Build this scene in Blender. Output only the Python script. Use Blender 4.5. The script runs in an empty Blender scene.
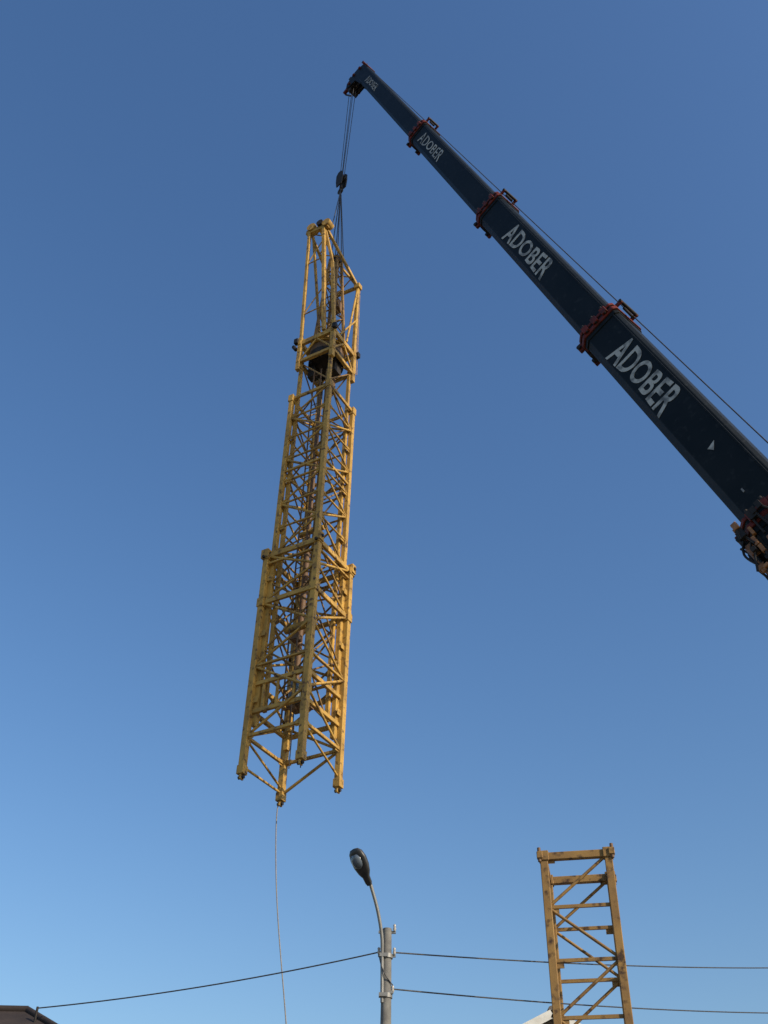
import bpy, math, random
from mathutils import Vector, Matrix
random.seed(4)
scene=bpy.context.scene
V=Vector
# ---------------- camera
P=math.radians(40); R=math.radians(1.2); F=1040.0
fw=V((0,math.cos(P),math.sin(P))); up0=V((0,-math.sin(P),math.cos(P))); rt0=V((1,0,0))
rt=rt0*math.cos(R)+up0*math.sin(R); up=up0*math.cos(R)-rt0*math.sin(R)
cam=bpy.data.cameras.new("camera"); co=bpy.data.objects.new("camera",cam); scene.collection.objects.link(co)
m=Matrix((rt,up,-fw)).transposed().to_4x4(); m.translation=V((0,0,1.7)); co.matrix_world=m
cam.sensor_fit='VERTICAL'; cam.sensor_height=36; cam.lens=F/1024*36; cam.clip_end=6000; cam.clip_start=0.1
scene.camera=co

# ---------------- light
SUN_EL=math.radians(30); SUN_AZ=math.radians(130)
w=bpy.data.worlds.new("World"); scene.world=w; w.use_nodes=True
nt=w.node_tree; bg=nt.nodes['Background']
sky=nt.nodes.new('ShaderNodeTexSky'); sky.sky_type='NISHITA'; sky.sun_disc=False
sky.sun_elevation=SUN_EL; sky.sun_rotation=SUN_AZ; sky.air_density=1.45; sky.dust_density=1.5; sky.ozone_density=4.5; sky.altitude=0
hsv=nt.nodes.new('ShaderNodeHueSaturation'); hsv.inputs['Saturation'].default_value=1.15; hsv.inputs['Hue'].default_value=0.506; hsv.inputs['Value'].default_value=1.0
nt.links.new(sky.outputs[0],hsv.inputs['Color']); nt.links.new(hsv.outputs[0],bg.inputs[0]); bg.inputs[1].default_value=0.15
sl=bpy.data.lights.new("sun",'SUN'); sl.energy=4.6; sl.angle=math.radians(0.5); sl.color=(1,0.86,0.66)
so=bpy.data.objects.new("sun",sl); scene.collection.objects.link(so)
sd=V((math.sin(SUN_AZ)*math.cos(SUN_EL),math.cos(SUN_AZ)*math.cos(SUN_EL),math.sin(SUN_EL)))
so.rotation_euler=sd.to_track_quat('Z','Y').to_euler(); so.location=(30,-5,40)
scene.view_settings.view_transform='Standard'; scene.view_settings.look='None'; scene.view_settings.exposure=0

# ---------------- materials
def mat(name,c1,c2=None,scale=3.0,rough=0.55,metal=0.0,thr=(0.4,0.7),c3=None,s3=14,thr3=(0.6,0.68),bump=0.0,spec=0.5):
    M=bpy.data.materials.new(name); M.use_nodes=True; t=M.node_tree; b=t.nodes['Principled BSDF']
    b.inputs['Roughness'].default_value=rough; b.inputs['Metallic'].default_value=metal; b.inputs['Specular IOR Level'].default_value=spec
    if c2 is None: c2=tuple(x*0.7 for x in c1)
    tc=t.nodes.new('ShaderNodeTexCoord')
    def noise(s,lo,hi,det=6):
        n=t.nodes.new('ShaderNodeTexNoise'); n.inputs['Scale'].default_value=s; n.inputs['Detail'].default_value=det
        t.links.new(tc.outputs['Object'],n.inputs['Vector'])
        r=t.nodes.new('ShaderNodeMapRange'); r.inputs[1].default_value=lo; r.inputs[2].default_value=hi
        t.links.new(n.outputs['Fac'],r.inputs[0]); return n,r
    n,r=noise(scale,*thr)
    mx=t.nodes.new('ShaderNodeMix'); mx.data_type='RGBA'
    mx.inputs['A'].default_value=(*c1,1); mx.inputs['B'].default_value=(*c2,1)
    t.links.new(r.outputs[0],mx.inputs['Factor']); last=mx.outputs['Result']
    if c3:
        n3,r3=noise(s3,*thr3); m3=t.nodes.new('ShaderNodeMix'); m3.data_type='RGBA'
        t.links.new(last,m3.inputs['A']); m3.inputs['B'].default_value=(*c3,1); t.links.new(r3.outputs[0],m3.inputs['Factor']); last=m3.outputs['Result']
    t.links.new(last,b.inputs['Base Color'])
    if bump:
        bp=t.nodes.new('ShaderNodeBump'); bp.inputs['Strength'].default_value=bump; bp.inputs['Distance'].default_value=0.02
        t.links.new(n.outputs['Fac'],bp.inputs['Height']); t.links.new(bp.outputs[0],b.inputs['Normal'])
    return M
YEL=mat("crane_yellow_paint",(0.50,0.30,0.07),(0.30,0.18,0.05),2.2,0.6,c3=(0.09,0.05,0.028),s3=9,thr3=(0.54,0.70),spec=.25)
YEL2=mat("old_yellow_paint",(0.30,0.18,0.06),(0.18,0.105,0.045),1.8,0.65,c3=(0.06,0.035,0.022),s3=8,thr3=(0.52,0.68),spec=.25)
DARK=mat("greasy_dark_steel",(0.015,0.013,0.012),(0.035,0.025,0.018),5,0.65,0.0,spec=.3)
RUST=mat("rusty_steel",(0.13,0.075,0.04),(0.16,0.085,0.04),6,0.7,0.0)
NAVY=mat("boom_navy_paint",(0.006,0.0085,0.0095),(0.010,0.0125,0.0135),1.2,0.5,c3=(0.024,0.027,0.028),s3=7,thr3=(0.58,0.8),spec=.14)
RED=mat("boom_collar_red",(0.16,0.022,0.013),(0.045,0.012,0.009),6,0.6,spec=.25)
ORG=mat("hydraulic_orange",(0.36,0.15,0.04),(0.15,0.06,0.028),7,0.5)
LET=mat("lettering_white",(0.44,0.43,0.39),(0.12,0.12,0.115),5,0.6,thr=(0.45,0.66))
CABLE=mat("steel_cable",(0.05,0.05,0.055),(0.09,0.09,0.09),20,0.5,0.4)
ROPE=mat("hemp_rope",(0.26,0.235,0.2),(0.16,0.14,0.12),30,0.9)
GALV=mat("galvanised_steel",(0.24,0.24,0.23),(0.16,0.16,0.155),5,0.5,0.4)
CONC=mat("pole_concrete",(0.19,0.185,0.17),(0.12,0.115,0.11),7,0.85,bump=0.4)
LAMPH=mat("lamp_housing",(0.03,0.032,0.035),(0.055,0.055,0.055),9,0.45,0.2)
PORC=mat("porcelain",(0.4,0.37,0.33),(0.3,0.27,0.24),20,0.25)
BLUE=mat("blue_tarp",(0.06,0.16,0.32),(0.3,0.36,0.4),9,0.5)
RUB=mat("tyre_rubber",(0.02,0.02,0.02),(0.035,0.033,0.03),9,0.85)
GLASSD=mat("window_glass",(0.03,0.04,0.05),(0.05,0.06,0.07),1,0.08)
TRIM=mat("white_trim",(0.6,0.6,0.57),(0.5,0.49,0.45),6,0.6)
PLAST=mat("plaster_wall",(0.42,0.38,0.31),(0.33,0.3,0.25),1.5,0.9,bump=0.3)
WOOD=mat("fascia_brown",(0.06,0.035,0.022),(0.1,0.06,0.04),6,0.7)
GRAV=mat("gravel_ground",(0.20,0.175,0.14),(0.12,0.105,0.085),0.35,0.95,c3=(0.06,0.08,0.03),s3=0.12,thr3=(0.5,0.62),bump=0.6)
LG=bpy.data.materials.new("lamp_glass"); LG.use_nodes=True
b=LG.node_tree.nodes['Principled BSDF']; b.inputs['Base Color'].default_value=(0.15,0.19,0.24,1); b.inputs['Roughness'].default_value=0.12; b.inputs['Transmission Weight'].default_value=0.35
def tilemat(name,c1,c2):
    M=mat(name,c1,c2,3,0.85); t=M.node_tree; bs=t.nodes['Principled BSDF']
    tc=t.nodes.new('ShaderNodeTexCoord'); wv=t.nodes.new('ShaderNodeTexWave'); wv.inputs['Scale'].default_value=1.2; wv.wave_profile='SAW'; wv.bands_direction='Z'
    wv.inputs['Distortion'].default_value=0.4
    t.links.new(tc.outputs['Object'],wv.inputs['Vector']); bp=t.nodes.new('ShaderNodeBump'); bp.inputs['Distance'].default_value=0.05
    t.links.new(wv.outputs['Fac'],bp.inputs['Height']); t.links.new(bp.outputs[0],bs.inputs['Normal']); return M
TILE=tilemat("dark_roof_tiles",(0.022,0.015,0.013),(0.038,0.026,0.021))
TILE2=tilemat("grey_roof_tiles",(0.1,0.09,0.085),(0.15,0.13,0.12))

# ---------------- mesh builder
def empty(name,loc):
    e=bpy.data.objects.new(name,None); e.location=loc; scene.collection.objects.link(e); e.empty_display_size=0.3; return e
class MB:
    def __init__(s): s.v=[]; s.f=[]; s.sm=[]
    def add(s,vs,fs,smooth=False):
        o=len(s.v); s.v+=[tuple(x) for x in vs]; s.f+=[tuple(i+o for i in f) for f in fs]; s.sm+=[smooth]*len(fs)
    def beam(s,p,q,w,h=None,upv=None,ext=0):
        p=V(p); q=V(q); h=h or w; d=(q-p).normalized(); p=p-d*ext; q=q+d*ext
        u=V(upv) if upv is not None else V((0,0,1))
        if abs(d.dot(u.normalized()))>0.98: u=V((1,0,0))
        a=d.cross(u).normalized(); b=a.cross(d).normalized()
        a=a*(w/2); b=b*(h/2); vs=[]
        for c in (p,q): vs+=[c-a-b,c+a-b,c+a+b,c-a+b]
        s.add(vs,[(3,2,1,0),(4,5,6,7),(0,1,5,4),(1,2,6,5),(2,3,7,6),(3,0,4,7)])
    def tube(s,p,q,r,r2=None,n=8):
        p=V(p); q=V(q); r2=r if r2 is None else r2; d=(q-p).normalized()
        u=V((0,0,1)) if abs(d.z)<0.95 else V((1,0,0))
        a=d.cross(u).normalized(); b=a.cross(d)
        vs=[p+(a*math.cos(t*2*math.pi/n)+b*math.sin(t*2*math.pi/n))*r for t in range(n)]+[q+(a*math.cos(t*2*math.pi/n)+b*math.sin(t*2*math.pi/n))*r2 for t in range(n)]
        s.add(vs,[(i,(i+1)%n,(i+1)%n+n,i+n) for i in range(n)],True)
        s.add(vs,[tuple(reversed(range(n))),tuple(range(n,2*n))])
    def path(s,pts,rs,n=8):
        pts=[V(p) for p in pts]; 
        if not isinstance(rs,(list,tuple)): rs=[rs]*len(pts)
        vs=[];a=None
        for i,p in enumerate(pts):
            d=(pts[min(i+1,len(pts)-1)]-pts[max(i-1,0)]).normalized()
            if a is None:
                u=V((0,0,1)) if abs(d.z)<0.9 else V((1,0,0)); a=d.cross(u).normalized()
            a=(a-d*a.dot(d)).normalized(); b=a.cross(d)
            vs+=[p+(a*math.cos(t*2*math.pi/n)+b*math.sin(t*2*math.pi/n))*rs[i] for t in range(n)]
        fs=[]
        for i in range(len(pts)-1):
            for k in range(n): fs.append((i*n+k,i*n+(k+1)%n,(i+1)*n+(k+1)%n,(i+1)*n+k))
        s.add(vs,fs,True); L=(len(pts)-1)*n
        s.add(vs,[tuple(reversed(range(n))),tuple(range(L,L+n))])
    def prism(s,prof,o,ax,ay,az,l0,l1,prof2=None):
        n=len(prof); prof2=prof2 or prof
        vs=[o+ax*x+ay*y+az*l0 for x,y in prof]+[o+ax*x+ay*y+az*l1 for x,y in prof2]
        s.add(vs,[(i,(i+1)%n,(i+1)%n+n,i+n) for i in range(n)]+[tuple(reversed(range(n))),tuple(range(n,2*n))])
    def box(s,c,sx,sy,sz,ax=V((1,0,0)),ay=V((0,1,0)),az=V((0,0,1))):
        s.prism([(-sx/2,-sy/2),(sx/2,-sy/2),(sx/2,sy/2),(-sx/2,sy/2)],V(c),ax,ay,az,-sz/2,sz/2)
    def obj(s,name,material,parent,bevel=0):
        me=bpy.data.meshes.new(name); me.from_pydata(s.v,[],s.f); me.polygons.foreach_set('use_smooth',s.sm); me.update()
        import bmesh
        bm=bmesh.new(); bm.from_mesh(me); bmesh.ops.recalc_face_normals(bm,faces=bm.faces); bm.to_mesh(me); bm.free()
        me.materials.append(material); o=bpy.data.objects.new(name,me); scene.collection.objects.link(o)
        if parent: o.parent=parent; o.location=-parent.location
        if bevel:
            md=o.modifiers.new("bevel",'BEVEL'); md.width=bevel; md.segments=1
        return o
def cat(p,q,sag,n=16):
    p=V(p);q=V(q); return [p.lerp(q,i/n)-V((0,0,sag*4*(i/n)*(1-i/n))) for i in range(n+1)]

# ================= HANGING TOWER =================
T=empty("suspended_tower_crane_mast",(-1.85,20.6,11.5))
E1=V((-0.866,0.5,0)); E2=V((0.5,0.866,0)); s=1.48; z0=11.5; CEN=V((-1.875,20.66,0)); N=CEN-(E1+E2)*(s/2)
def C(i,j,z): return N+E1*(s*i)+E2*(s*j)+V(((z-11.5)*.006,0,z+.04))
def sc(c,k): return ((c[0]-.5)*k+.5,(c[1]-.5)*k+.5)
cor=[(0,0),(1,0),(1,1),(0,1)]
K2=.84; K3=.74; KH=.80
cor2=[sc(c,K2) for c in cor]; ic=[sc(c,K3-.06) for c in cor]; hc=[sc(c,KH-.03) for c in cor]
legs=MB(); br=MB(); drk=MB(); inn=MB(); innb=MB(); rst=MB()
for k,(i,j) in enumerate(cor):
    c2=cor2[k]
    legs.beam(C(i,j,z0),C(i,j,17.35),0.14,0.14,E1)
    legs.beam(C(*c2,12.6),C(*c2,23.0),0.12,0.12,E1)
    legs.beam(C(i,j,z0-0.04),C(i,j,z0+0.16),0.175,0.175,E1)
    for zc in (15.85,17.25): legs.beam(C(i,j,zc-0.12),C(i,j,zc+0.12),0.185,0.185,E1)
    legs.beam(C(*c2,22.75),C(*c2,23.0),0.16,0.16,E1)
    oi=(i-.5)*2; oj=(j-.5)*2
    d=(E1*oi+E2*oj).normalized()
    c=C(i,j,17.3)+d*0.03
    legs.box(c,0.21,0.17,0.26,E1,E2)
    drk.tube(c-E1*0.13,c+E1*0.13,0.045)
    drk.tube(c-E2*0.13+V((0,0,-.12)),c+E2*0.13+V((0,0,-.12)),0.04)
    c=C(i,j,z0-0.1); drk.tube(c-E1*0.07,c+E1*0.07,0.04); legs.box(c+V((0,0,.03)),0.05,0.12,0.16,E1,E2)
def lattice(mb,crn,za,zb,n,r,start=0,horiz=True,faces=(0,1,2,3),hr=None):
    hr=hr or r
    for f in faces:
        a=crn[f]; b=crn[(f+1)%4]
        for k in range(n):
            u0=za+(zb-za)*k/n; u1=za+(zb-za)*(k+1)/n
            if (k+f+start)%2: mb.tube(C(*a,u0),C(*b,u1),r,n=6)
            else: mb.tube(C(*b,u0),C(*a,u1),r,n=6)
            if horiz: mb.tube(C(*a,u0),C(*b,u0),hr,n=6)
            if mb is br:
                pa=C(*a,u0); pb=C(*b,u0); dd=(pb-pa).normalized()
                mb.box(pa+dd*.12,.16,.012,.15,dd,dd.cross(V((0,0,1))),V((0,0,1)))
                mb.box(pb-dd*.12,.16,.012,.15,dd,dd.cross(V((0,0,1))),V((0,0,1)))
lattice(br,cor,12.35,15.85,4,0.033,horiz=False)
lattice(br,cor,15.85,17.25,2,0.033,horiz=False)
lattice(br,cor2,17.4,22.9,7,0.029,horiz=True)
lattice(innb,cor2,13.65,17.4,4,0.026,start=1,horiz=False)
br.tube(C(1,0,11.65),C(1,1,11.65),0.028,n=6); br.tube(C(1,0,12.3),C(1,1,11.75),0.028,n=6)
br.tube(C(1,1,11.6),C(0,1,12.35),0.034,n=6); br.tube(C(0,0,12.3),C(0,1,11.7),0.028,n=6)
for f in range(4):
    a=cor[f]; b=cor[(f+1)%4]
    for z,h in ((12.35,0.07),(15.85,0.12),(17.25,0.14),(17.0,0.05),(14.1,.05)):
        legs.beam(C(*a,z),C(*b,z),0.07,h,(0,0,1))
    a=cor2[f]; b=cor2[(f+1)%4]
    for z,h in ((22.88,0.1),(20.1,0.07)): legs.beam(C(*a,z),C(*b,z),0.06,h,(0,0,1))
for z in (12.95,13.65):
    for f in range(4):
        a=sc(cor[f],.93); b=sc(cor[(f+1)%4],.93)
        legs.beam(C(*a,z),C(*b,z),0.08,0.1)
for q in (.25,.55,.8): legs.beam(C(q,0.04,12.95),C(q,0.04,13.65),0.06,0.06,E1)
for c in ic: inn.beam(C(*c,13.0),C(*c,24.5),0.09,0.09,E1)
lattice(innb,ic,13.0,24.4,10,0.023,horiz=False)
kc=[sc(c,.36) for c in cor]
for c in (kc[0],kc[2]): innb.beam(C(*c,15.0),C(*c,24.0),0.06,0.06,E1)
for q in (.42,.58): rst.beam(C(q,.25,12.6),C(q,.25,24.0),0.03,0.03,E1)
for k in range(38): rst.tube(C(.42,.25,12.7+k*.3),C(.58,.25,12.7+k*.3),0.011,n=5)
rst.tube(C(.55,.5,13.2),C(.55,.5,17.6),0.07); rst.tube(C(.55,.5,17.6),C(.55,.5,22.5),0.04)
inn.tube(C(.25,.5,18.3),C(.75,.5,18.3),0.07); inn.tube(C(.5,.25,21.0),C(.5,.75,21.0),0.06)
inn.tube(C(.3,.3,15.2),C(.7,.3,15.2),0.1,n=12); rst.box(C(.5,.3,14.9),0.25,0.2,0.15,E1,E2)
for q in ((.35,.4),(.65,.65),(.48,.7)): drk.tube(C(*q,11.9),C(*q,24.0),0.012,n=5)
# head platform
for z in (24.45,25.25):
    for f in range(4):
        legs.beam(C(*hc[f],z),C(*hc[(f+1)%4],z),0.1,0.17 if z>25 else .11,(0,0,1),ext=0.08)
for c in hc:
    legs.beam(C(*c,24.1),C(*c,25.5),0.13,0.13,E1)
    drk.box(C(*sc(c,1.16),25.3),0.12,0.12,0.18,E1,E2)
for i in range(4):
    a=hc[i]; b=hc[(i+1)%4]; mdl=((a[0]+b[0])/2,(a[1]+b[1])/2)
    legs.tube(C(*a,24.5),C(*mdl,25.2),0.033); legs.tube(C(*b,24.5),C(*mdl,25.2),0.033)
drk.tube(C(.5,.5,24.5),C(.5,.5,24.85),0.52,n=28); rst.tube(C(.5,.5,24.86),C(.5,.5,25.1),0.5,n=28)
legs.tube(C(.5,.5,25.11),C(.5,.5,25.2),0.56,n=28)
for k in range(14):
    an=k*2*math.pi/14; drk.tube(C(.5,.5,24.4)+V((math.cos(an)*.46,math.sin(an)*.46,0)),C(.5,.5,24.5)+V((math.cos(an)*.46,math.sin(an)*.46,0)),.03,n=6)
drk.box(C(.3,.5,24.25),0.28,0.34,0.4,E1,E2); drk.box(C(.7,.38,24.2),0.24,0.22,0.45,E1,E2); rst.box(C(.5,.7,24.0),0.22,0.22,0.6,E1,E2)
drk.tube(C(.96,.08,25.0),C(1.03,.08,25.18),0.06)
# cathead
zb=25.4; c0,c1,c2_,c3=hc
ZA=30.45
def TP(i,j,z): return C(*sc((i,j),.80),z)
tL=TP(.92,-.22,ZA); tR=TP(.46,-.22,ZA)
legs.beam(C(*c1,zb),tL,0.09,0.09,E1); legs.beam(C(*c2_,zb),TP(.9,-.05,ZA-.05),0.075,0.075,E1)
lb=TP(.3,0,zb)
legs.beam(lb,tR,0.11,0.11,E1)
kn=TP(.2,-.02,28.6)
legs.beam(C(*c0,zb),kn,0.1,0.1,E1); legs.beam(kn,TP(.45,-.16,ZA-.1),0.085,0.085,E1)
legs.beam(TP(1.02,-.2,ZA),TP(.3,-.2,ZA-.1),0.12,0.17)
drk.tube(TP(.55,-.32,ZA+.1),TP(.55,-.05,ZA+.1),0.12,n=16); legs.tube(TP(.84,-.3,ZA+.12),TP(.84,-.06,ZA+.12),0.16,n=16); legs.tube(TP(.35,-.3,ZA),TP(.35,-.06,ZA),0.15,n=16)
for t in (.22,.68):
    p=C(*c1,zb).lerp(tL,t); q=lb.lerp(tR,t); legs.tube(p,q,0.023,n=6)
    legs.tube(p,lb.lerp(tR,min(1,t+.18)),0.021,n=6)
RT=TP(.02,1,28.55); RF=TP(.72,1,28.6)
legs.beam(C(*c3,zb),RT,0.1,0.1,E1); legs.beam(TP(.85,1,zb),RF,0.08,0.08,E1)
legs.beam(RT,RF,0.08,0.12); legs.box(RT,0.2,0.2,0.19,E1,E2)
aR=TP(.42,-.16,ZA-.05); aL=TP(.9,-.16,ZA-.05)
legs.beam(RT,aR,0.085,0.085); legs.beam(RF,aL,0.075,0.075)
for k in range(6):
    if k%2: br.tube(RT.lerp(aR,k/6),RF.lerp(aL,(k+1)/6),0.022,n=6)
    else: br.tube(RF.lerp(aL,k/6),RT.lerp(aR,(k+1)/6),0.022,n=6)
legs.tube(TP(0,.6,zb),RT,0.035); legs.tube(TP(0,1,26.9),TP(0,.3,zb),0.03)
tb=[TP(*c,zb) for c in ((.2,.25),(.75,.25),(.75,.8),(.2,.8))]; tt=[TP(*c,29.6) for c in ((.36,.4),(.58,.4),(.58,.62),(.36,.62))]
for a,b_ in zip(tb,tt): innb.beam(a,b_,0.075,0.075,E1)
for f in range(4):
    for k in range(6):
        A0=tb[f].lerp(tt[f],k/6);A1=tb[f].lerp(tt[f],(k+1)/6);B0=tb[(f+1)%4].lerp(tt[(f+1)%4],k/6);B1=tb[(f+1)%4].lerp(tt[(f+1)%4],(k+1)/6)
        innb.tube(A0,B0,0.02,n=6); (innb.tube(A0,B1,0.02,n=6) if (k+f)%2 else innb.tube(B0,A1,0.02,n=6))
drk.box(TP(.47,.51,29.6),0.3,0.28,0.2,E1,E2); rst.box(TP(.4,.6,27.3),0.3,0.28,0.35,E1,E2)
inn.beam(TP(.47,.51,29.6),RT,0.06); inn.beam(TP(.47,.51,29.6),TP(.6,-.16,ZA-.1),0.06)
for q in (.0,.05): legs.tube(RT+E2*(.09+q),C(.07,.93+q,24.5),0.012,n=5)
rst.box(C(.5,.6,13.3),0.5,0.35,0.05,E1,E2)
tp=MB(); tp.box(C(.5,.45,13.45),0.3,0.26,0.26,E1,E2); tp.box(C(.42,.3,13.65),0.18,0.18,0.26,E1,E2)
legs.obj("outer_legs_and_frames",YEL,T,0.01); br.obj("outer_bracing",YEL,T); inn.obj("inner_mast_legs",YEL,T); innb.obj("inner_mast_lattice",YEL2,T)
drk.obj("pins_drums_and_ring",DARK,T); rst.obj("ladder_and_rack",RUST,T); tp.obj("tarp",BLUE,T,0.05)
# tag rope
tr=MB(); rp=[C(1,1,z0+.1),V((-2.2,21.65,11.2)),V((-2.12,21.5,10.1)),V((-1.95,21.2,8.8)),V((-1.62,20.6,6.9)),V((-1.3,20.1,5.0)),V((-0.9,19.5,2.6)),V((-0.7,19.2,1.0)),V((-.6,19,0.02))]
def smooth(pts,n=6):
    o=[]
    for i in range(len(pts)-1):
        p0=pts[max(i-1,0)];p1=pts[i];p2=pts[i+1];p3=pts[min(i+2,len(pts)-1)]
        for k in range(n):
            t=k/n; o.append(0.5*((2*p1)+(p2-p0)*t+(2*p0-5*p1+4*p2-p3)*t*t+(3*p1-p0-3*p2+p3)*t**3))
    return o+[pts[-1]]
tr.path(smooth(rp),0.013,6); tr.obj("tag_rope",ROPE,T)

# ================= MOBILE CRANE =================
tip=V((-1.12,20.6,41.73)); bed=V((6.14,12.6,12.62)); D=(tip-bed); L=D.length; d=D.normalized()
h=V((d.x,d.y,0)).normalized(); n_=(V((0,0,1))-d*d.z).normalized(); sv=-d.cross(n_)
K=empty("mobile_crane",(9.6,8.9,0))
bm=MB(); bred=MB(); bdk=MB(); borg=MB()
def prof(hh,hw):
    c=.14*hh
    return [(hw,-hh*.70),(hw,hh-c),(hw-c,hh),(-hw+c,hh),(-hw,hh-c),(-hw,-hh*.70),(-hw*.7,-hh),(hw*.7,-hh)]
secs=[(-.345,-.012,.535,.48),(-.05,.211,.475,.43),(.18,.457,.425,.38),(.42,.707,.375,.335),(.67,.985,.325,.29)]
for t0,t1,hh,hw in secs:
    bm.prism(prof(hh,hw),bed,sv,n_,d,t0*L,t1*L)
    for sg in (1,-1):
        bm.prism([(sg*(hw+.001),hh*.72),(sg*(hw+.018),hh*.72),(sg*(hw+.018),hh*.80),(sg*(hw+.001),hh*.80)],bed,sv,n_,d,t0*L,(t1-.005)*L)
def collar(t,hh,hw,mb=bred):
    o=bed+d*(t*L)
    mb.prism(prof(hh+.055,hw+.05),o,sv,n_,d,-.26,-.15); mb.prism(prof(hh+.045,hw+.04),o,sv,n_,d,-.06,.02)
    bm.prism(prof(hh+.02,hw+.02),o,sv,n_,d,-.38,.03)
    for sg in (1,-1):
        for a in (-.5,.05,.6):
            c=o+sv*(sg*(hw+.075))+n_*(hh*a)-d*.1
            mb.box(c,.06,.1+.05*random.random(),.2,sv,n_,d)
            bdk.tube(c-d*.12,c+d*.16,.028)
    for sg in (-.6,.6):
        c=o-n_*(hh+.08)+sv*(hw*sg)-d*.1; mb.box(c,.06,.18,.26,sv,n_,d); bdk.tube(c-sv*.08+n_*-.04,c+sv*.08+n_*-.04,.055)
        c=o+n_*(hh+.1)+sv*(hw*sg)+d*.02; mb.box(c,.05,.2,.1,sv,n_,d)
    bdk.tube(o+n_*(hh+.18)-sv*(hw*.7)+d*.02,o+n_*(hh+.18)+sv*(hw*.7)+d*.02,.04)
    bdk.box(o-n_*(hh*1.1)-d*.2,.25,.1,.3,sv,n_,d); bdk.tube(o+n_*(hh+.12)-d*.45+sv*.1,o+n_*(hh+.12)+sv*.1,.03)
for k,(t0,t1,hh,hw) in enumerate(secs[:-1]): collar(t1,hh,hw,bred)
o=bed+d*(-.014*L)
for k in range(24):
    c=o+sv*(.54+random.random()*.12)+n_*(-.62+random.random()*.85)-d*random.random()*1.1
    (borg if k%3 else bdk).box(c,.05+random.random()*.06,.04+random.random()*.08,.06+random.random()*.14,sv,n_,d)
    bdk.tube(c,c-d*(.2+random.random()*.3)+n_*(random.random()-.5)*.4,.02)
for k in range(22):
    c=o-n_*(.56+random.random()*.16)+sv*(random.random()-.4)*.8-d*random.random()*1.1
    (borg if k%2 else bdk).box(c,.1,.06+random.random()*.08,.08+random.random()*.16,sv,n_,d); bdk.tube(c,c+d*.3-n_*(.1*random.random()),.02)
borg.tube(o-n_*.66-d*1.2+sv*.3,o-n_*.66+sv*.3,.035)
hs_=[o-n_*.55+sv*.4-d*.1,o-n_*.74+sv*.42-d*.4,o-n_*.66+sv*.45-d*.8,o-n_*.5+sv*.45-d*1.2]
bdk.path(smooth(hs_),.02,6)
# boom head
hd=tip
for sg in (-.24,-.09,.09,.24):
    if abs(sg)>.2: bm.prism([(-.33,-1.0),(.28,-1.0),(.3,.1),(.05,.45),(-.3,.5),(-.75,.36),(-.88,.1),(-.7,-.12),(-.4,-.2)],hd+sv*(sg-.012),n_,d,sv,0,.024)
    else: bdk.prism([(-.3,-.5),(.28,-.5),(.3,.1),(.05,.45),(-.35,.5),(-.7,.34),(-.82,.1),(-.7,-.1)],hd+sv*(sg-.012),n_,d,sv,0,.024)
for (a,t,r) in ((.05,.25,.25),(-.66,.08,.24),(-.3,.3,.14)):
    for q in (-.17,0,.17): bdk.tube(hd+n_*a+d*t+sv*(q-.03),hd+n_*a+d*t+sv*(q+.03),r,n=20)
    bred.tube(hd+n_*a+d*t-sv*.31,hd+n_*a+d*t+sv*.31,.06,n=10)
bred.box(hd+n_*.3+d*.25,.6,.1,.18,sv,n_,d); bred.box(hd-n_*.85+d*.1,.45,.12,.2,sv,n_,d); bdk.box(hd-n_*.82-d*.2,.4,.16,.14,sv,n_,d)
bdk.tube(hd+n_*.25+d*.4,hd+n_*.36+d*.7,.02); bdk.box(hd+n_*.3+d*.5+sv*.2,.1,.1,.16,sv,n_,d)
bdk.box(hd-n_*.5+d*.5+sv*.1,.3,.14,.16,sv,n_,d); bred.box(hd-n_*1.0+d*.34+sv*.1,.12,.2,.14,sv,n_,d); bdk.tube(hd-n_*.95-d*.25,hd-n_*1.08+d*.4,.035)
bdk.box(hd+n_*.2+d*.55,.2,.18,.14,sv,n_,d); bdk.box(hd-n_*.2+d*.6+sv*.1,.12,.14,.2,sv,n_,d)
bm.obj("telescopic_boom",NAVY,K,0.012); bred.obj("boom_collars",RED,K,0.01); bdk.obj("sheaves_rollers",DARK,K); borg.obj("hydraulic_fittings",ORG,K,0.01)
def letter(t_a,t_b,hw,height,aoff,material,txt="ADOBER",bold=0.018):
    cu=bpy.data.curves.new("lettering",'FONT'); cu.body=txt; cu.offset=bold; cu.extrude=0.002; cu.align_x='LEFT'; cu.size=1; cu.space_character=1.05
    ob=bpy.data.objects.new("lettering",cu); scene.collection.objects.link(ob); bpy.context.view_layer.update()
    me=bpy.data.meshes.new_from_object(ob); bpy.data.objects.remove(ob)
    xs=[v.co.x for v in me.vertices]; ys=[v.co.y for v in me.vertices]
    x0,x1,y0,y1=min(xs),max(xs),min(ys),max(ys); Ln=(t_a-t_b)*L
    for v in me.vertices:
        X=(v.co.x-x0)/(x1-x0)*Ln; Y=((v.co.y-y0)/(y1-y0)-.5)*height+aoff
        k=abs(X/Ln-.5)*2; Y=aoff+(Y-aoff)*(.84+.32*k)
        p=bed+d*(t_a*L-X)+n_*Y+sv*(hw+v.co.z+.006)
        v.co=p-K.location
    me.materials.append(material); o2=bpy.data.objects.new("lettering",me); scene.collection.objects.link(o2); o2.parent=K
letter(.172,.092,.43,.58,.0,LET); letter(.394,.302,.38,.48,.0,LET); letter(.682,.605,.335,.34,.0,LET,bold=.005); letter(.955,.90,.29,.26,0,LET,bold=0)
bs=MB()
bs.prism([(-.09,.0),(.09,.05),(-.02,-.12)],bed+d*(.045*L)+n_*.02,n_,d,sv,.433,.438); bs.box(bed+d*(.005*L)+sv*.436+n_*-.1,.006,.03,.09,sv,n_,d)
bs.obj("stencil_marks",LET,K)
rp=MB()
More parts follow.
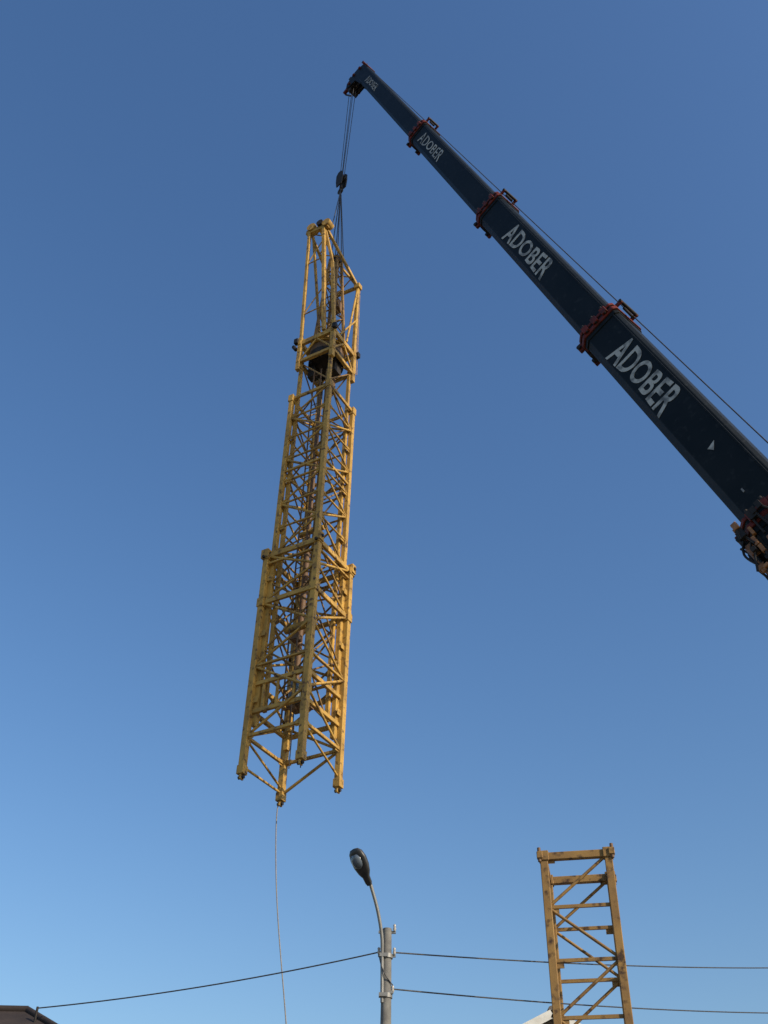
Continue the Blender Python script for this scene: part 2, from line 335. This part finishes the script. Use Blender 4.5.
rp.tube(tip+n_*.3+d*.3,bed+d*(-.3*L)+n_*.80,.014,n=6)
hook=V((-1.74,20.6,34.15))
for q in (-.06,.06): 
    rp.tube(tip-n_*.66+d*.1+sv*q+V((-.12,0,0)),hook+sv*q*.6+V((-.03,0,.3)),.013,n=6)
    rp.tube(tip-n_*.6+d*.1+sv*q,hook+sv*q*.6+V((.05,0,.3)),.013,n=6)
for tgt in (*tt,TP(.3,-.06,ZA),RT.lerp(aR,.45)): rp.tube(hook-V((0,0,.5)),tgt,.017,n=6)
rp.obj("hoist_ropes",CABLE,K)
hk=MB()
for q in (-.1,.1): hk.prism([(-.13,-.35),(.13,-.35),(.17,.0),(.16,.35),(.07,.48),(-.07,.48),(-.16,.35),(-.17,0)],hook+sv*q,h,V((0,0,1)),sv,-.02,.02)
for q in (-.05,.05): hk.tube(hook+sv*(q-.025)+V((0,0,.18)),hook+sv*(q+.025)+V((0,0,.18)),.15,n=20)
hk.tube(hook-V((0,0,.3)),hook-V((0,0,.46)),.06)
hk.path([hook+h*x+V((0,0,z)) for x,z in ((0,-.4),(.02,-.48),(.09,-.53),(.1,-.62),(.02,-.7),(-.08,-.66),(-.1,-.58))],[.05,.05,.05,.055,.05,.04,.02])
hk.obj("hook_block",DARK,K,0)
# carrier
piv=bed+d*(-.335*L); K0=V((piv.x,piv.y,0)); cc=K0-h*1.7
tk=MB(); ty=MB(); tb_=MB(); tw=MB()
X1=V((0,0,1)).cross(h); X2=h
def B(mb,a,b_,z,sx,sy,sz): mb.box(cc+X1*a+X2*b_+V((0,0,z)),sx,sy,sz,X1,X2)
B(tk,0,0,1.25,2.5,11.5,.5); B(tk,0,0,.85,1.2,10.8,.3)
for y in (-4.3,-2.8,1.8,3.3):
    for sg in (-1,1):
        c=cc+X1*(sg*1.05)+X2*y+V((0,0,.62)); tw.tube(c-X1*.2,c+X1*.2,.62,n=28); ty.tube(c-X1*.215,c+X1*.215,.28,n=16)
B(tb_,0,5.0,2.0,2.5,1.5,1.3); B(ty,0,5.77,2.2,2.2,.05,.6)
for y in (-5.3,.2):
    for sg in (-1,1): B(tk,sg*2.2,y,.95,2.2,.3,.25); B(tk,sg*3.2,y,.5,.2,.2,.9); B(tk,sg*3.2,y,.06,.6,.6,.1)
tk.tube(cc+V((0,0,1.5)),cc+V((0,0,1.75)),.75,n=28)
B(tb_,0,0,1.95,2.0,3.6,.35)
for sg in (-1,1): B(tb_,sg*.72,1.2,2.5,.12,1.4,1.0)
B(tk,0,-2.4,2.3,2.4,1.0,1.3); B(tb_,-1.6,.9,2.6,.9,1.6,1.6); B(ty,-1.6,1.72,2.8,.75,.03,.9)
tk.tube(cc+X2*2.9*.3+V((0,0,2.1)),bed+d*(-.22*L)-n_*.6,.19,n=14)
tk.tube(piv-X1*.9,piv+X1*.9,.14,n=14)
tk.obj("chassis_and_outriggers",DARK,K,.02); ty.obj("glass_and_hubs",GLASSD,K); tb_.obj("cabs_and_turntable",NAVY,K,.04); tw.obj("tyres",RUB,K,.04)

# ================= STANDING TOWER SECTION =================
Q=empty("tower_crane_section",(3.4,17.8,0))
FL=V((2.85,17.35,0)); yw=math.radians(12); aa=V((math.cos(yw),-math.sin(yw),0)); bb=V((math.sin(yw),math.cos(yw),0)); a_=aa*1.08; b2=bb*1.12; ztop=8.68
def G(i,j,z): return FL+a_*i+b2*j+V((0,0,z))
g1=MB(); g2=MB(); g3=MB()
for i,j in cor:
    g1.beam(G(i,j,0),G(i,j,ztop),.13,.13,aa)
    g1.beam(G(i,j,ztop-.12),G(i,j,ztop+.05),.17,.17,aa)
    o_=(a_*(i-.5)+b2*(j-.5)).normalized()
    g1.box(G(i,j,ztop-.03)+o_*.09,.1,.1,.12,aa,bb); g3.tube(G(i,j,ztop)+o_*.1-V((0,0,.14)),G(i,j,ztop)+o_*.1+V((0,0,.1)),.03)
    g3.box(G(i,j,.06),.5,.5,.12)
for f in range(4):
    a=cor[f]; b_=cor[(f+1)%4]
    g1.beam(G(*a,ztop-.04),G(*b_,ztop-.04),.1,.13)
    nn=10; ph=.85
    for k in range(nn):
        u1=ztop-.04-k*ph; u0=u1-ph
        if k>0: g2.beam(G(*a,u1),G(*b_,u1),.04,.055)
        if (k+(f in(0,1)))%2: g2.tube(G(*a,u0),G(*b_,u1),.027,n=6)
        else: g2.tube(G(*b_,u0),G(*a,u1),.027,n=6)
        dd=(G(*b_,u1)-G(*a,u1)).normalized()
        g2.box(G(*a,u1)+dd*.11-V((0,0,.05)),.14,.012,.13,dd,dd.cross(V((0,0,1))),V((0,0,1)))
g1.obj("legs_and_top_frame",YEL2,Q,.01); g2.obj("bracing",YEL2,Q); g3.obj("bolts_and_footings",RUST,Q)

# ================= STREET LAMP =================
SL=empty("street_lamp",(.18,16,0))
p1=MB(); p1.path([V((.17,16,0)),V((.17,16,3)),V((.18,16,6.95))],[.12,.1,.066],16); p1.obj("pole",CONC,SL)
p2=MB()
p2.path(smooth([V((.12,15.95,5.9)),V((.11,15.93,6.5)),V((.10,15.88,6.8)),V((.03,15.79,7.15)),V((-.08,15.68,7.48)),V((-.12,15.64,7.58))]),.026,8)
for z in (6.0,6.55): p2.tube(V((.18,16,z-.03)),V((.18,16,z+.03)),.09,n=14); p2.box((.13,15.95,z),.12,.1,.05)
for z in (6.56,6.9): p2.beam((.05,16,z),(.31,16,z),.035,.035)
p2.beam((.2,15.95,6.04),(.28,15.95,6.04),.04,.04)
p2.obj("arm_and_brackets",GALV,SL)
p3=MB()
for x,z in ((.06,6.60),(.29,6.60),(.27,6.07),(.29,6.94)):
    p3.path([V((x,15.97,z-.03)),V((x,15.97,z)),V((x,15.97,z+.03)),V((x,15.97,z+.05)),V((x,15.97,z+.07))],[.014,.026,.016,.024,.01],10)
p3.obj("insulators",PORC,SL)
ax=(V((-.30,15.47,7.86))-V((-.11,15.65,7.52))).normalized(); hb=V((-.10,15.65,7.47)); side=ax.cross(V((0,0,1))).normalized(); nn_=side.cross(ax)
hs=MB(); N_=16; rings=[(0,.04,.04),(.04,.06,.055),(.13,.065,.06),(.2,.11,.09),(.3,.145,.11),(.42,.155,.11),(.52,.13,.09),(.57,.08,.05),(.58,.02,.02)]
vs=[];fs=[]
for (t,rw,rh) in rings:
    for k in range(N_):
        an=2*math.pi*k/N_; vs.append(hb+ax*t+side*(rw*math.cos(an))+nn_*(rh*math.sin(an)*(1 if math.sin(an)>0 else .45)))
for i in range(len(rings)-1):
    for k in range(N_): fs.append((i*N_+k,i*N_+(k+1)%N_,(i+1)*N_+(k+1)%N_,(i+1)*N_+k))
hs.add(vs,fs,True); hs.obj("lamp_housing",LAMPH,SL)
gl=MB(); vs=[];fs=[]
rings=[(.28,.05,.02),(.32,.085,.06),(.38,.1,.08),(.45,.09,.07),(.5,.055,.03)]
for (t,rw,rh) in rings:
    for k in range(N_):
        an=2*math.pi*k/N_; vs.append(hb+ax*t-nn_*.03+side*(rw*math.cos(an))+nn_*(rh*math.sin(an)))
for i in range(len(rings)-1):
    for k in range(N_): fs.append((i*N_+k,i*N_+(k+1)%N_,(i+1)*N_+(k+1)%N_,(i+1)*N_+k))
gl.add(vs,fs,True); gl.obj("lamp_glass",LG,SL)

# ================= WIRES =================
W=empty("overhead_wires",(.2,16,6.6)); wm=MB()
wm.path(cat((.06,15.97,6.60),(-5.25,17.5,6.12),.08,20),.010,6)
wm.path(cat((.29,15.97,6.60),(15.8,28,10.5),.25,30),.011,6)
wm.path(cat((.27,15.97,6.09),(15.4,28,9.3),.25,30),.011,6)
wm.path(smooth([V((.06,15.97,6.58)),V((.1,15.92,6.4)),V((.17,15.9,6.25)),V((.27,15.96,6.14))]),.009,6)
wm.obj("wires",CABLE,W)
UP=empty("utility_pole",(15.6,28,0)); um=MB(); um.path([V((15.6,28.05,0)),V((15.6,28.05,11.0))],[.16,.1],14); um.obj("pole",CONC,UP)
um=MB(); um.beam((15.3,28,10.5),(16,28,10.5),.06); um.beam((15.3,28,9.3),(16,28,9.3),.06); um.obj("crossarms",GALV,UP)

# ================= HOUSES =================
def house(name,cx,cy,wx,wy,ze,rise,kind,tile,over=.45):
    H=empty(name,(cx,cy,0)); wl=MB(); rf=MB(); tr_=MB(); gs=MB(); fa=MB()
    wl.box((cx,cy,ze/2),wx,wy,ze)
    X,Y=wx/2+over,wy/2+over
    zr=ze+rise; zo=ze-.05
    if kind=='hip':
        r=wx/2-wy/2
        vs=[(cx-X,cy-Y,zo),(cx+X,cy-Y,zo),(cx+X,cy+Y,zo),(cx-X,cy+Y,zo),(cx-r,cy,zr),(cx+r,cy,zr)]
        rf.add(vs,[(0,1,5,4),(1,2,5),(2,3,4,5),(3,0,4),(3,2,1,0)])
        rf.tube((cx-r,cy,zr),(cx+r,cy,zr),.07)
        for sx in(-1,1):
            for sy in (-1,1): rf.tube((cx+sx*r,cy,zr),(cx+sx*X,cy+sy*Y,zo),.06)
    else:
        t=.14
        for sx in (-1,1):
            vs=[(cx,cy-Y,zr),(cx+sx*X,cy-Y,zo),(cx+sx*X,cy+Y,zo),(cx,cy+Y,zr)]
            vs+= [(x,y,z-t) for x,y,z in vs]
            rf.add(vs,[(0,1,2,3),(7,6,5,4),(0,4,5,1),(1,5,6,2),(2,6,7,3),(3,7,4,0)])
            for yy in (-Y-.03,Y+.03): fa.beam((cx,cy+yy,zr-.1),(cx+sx*X,cy+yy,zo-.1),.05,.2)
        rf.tube((cx,cy-Y,zr+.02),(cx,cy+Y,zr+.02),.08)
        for yy in (-wy/2,wy/2-.02):
            k=(rise-.15)
            wl.add([(cx-wx/2,cy+yy,ze),(cx+wx/2,cy+yy,ze),(cx,cy+yy,ze+k),(cx-wx/2,cy+yy+.02,ze),(cx+wx/2,cy+yy+.02,ze),(cx,cy+yy+.02,ze+k)],[(0,1,2),(5,4,3),(0,3,4,1),(1,4,5,2),(2,5,3,0)])
    for sy in(-1,1): fa.beam((cx-X,cy+sy*(Y+.03),zo-.12),(cx+X,cy+sy*(Y+.03),zo-.12),.05,.2) if kind=='hip' else None
    fl=2 if ze>4.5 else 1
    for l in range(fl):
        zc=1.55+2.8*l
        nx=max(2,int(wx/2.6))
        for k in range(nx):
            x=cx-wx/2+wx*(k+.5)/nx
            for sy in (-1,1):
                y=cy+sy*(wy/2+.01); gs.box((x,y,zc),1.1,.04,1.2)
                for q in (-.6,0,.6): tr_.box((x+q,y+sy*.02,zc),.08,.06,1.36)
                for q in (-.65,.65): tr_.box((x,y+sy*.025,zc+q),1.3,.07,.09)
    gs.box((cx+wx/2+.01,cy,1.05),.05,.95,2.1); tr_.box((cx+wx/2+.02,cy-.52,1.05),.06,.08,2.2); tr_.box((cx+wx/2+.02,cy+.52,1.05),.06,.08,2.2)
    wl.obj("walls",PLAST,H); rf.obj("roof",tile,H); tr_.obj("window_frames",TRIM,H); gs.obj("windows_and_door",GLASSD,H); fa.obj("fascia",WOOD if kind=='hip' else TRIM,H)
    return H
house("plaster_house",-10.0,18.0,16.6,7.7,3.75,2.46,'hip',TILE)
house("gabled_house",4.48,32.5,8,8,6.9,2.1,'gable',TILE2)
hm=MB(); hm.tube((-5.25,17.5,5.6),(-5.25,17.5,6.14),.02); hm.obj("roof_mast",DARK,bpy.data.objects["plaster_house"])

# ================= GROUND =================
gm=MB(); gm.add([(-2500,-2500,0),(2500,-2500,0),(2500,2500,0),(-2500,2500,0)],[(0,1,2,3)]); gm.obj("ground",GRAV,None)
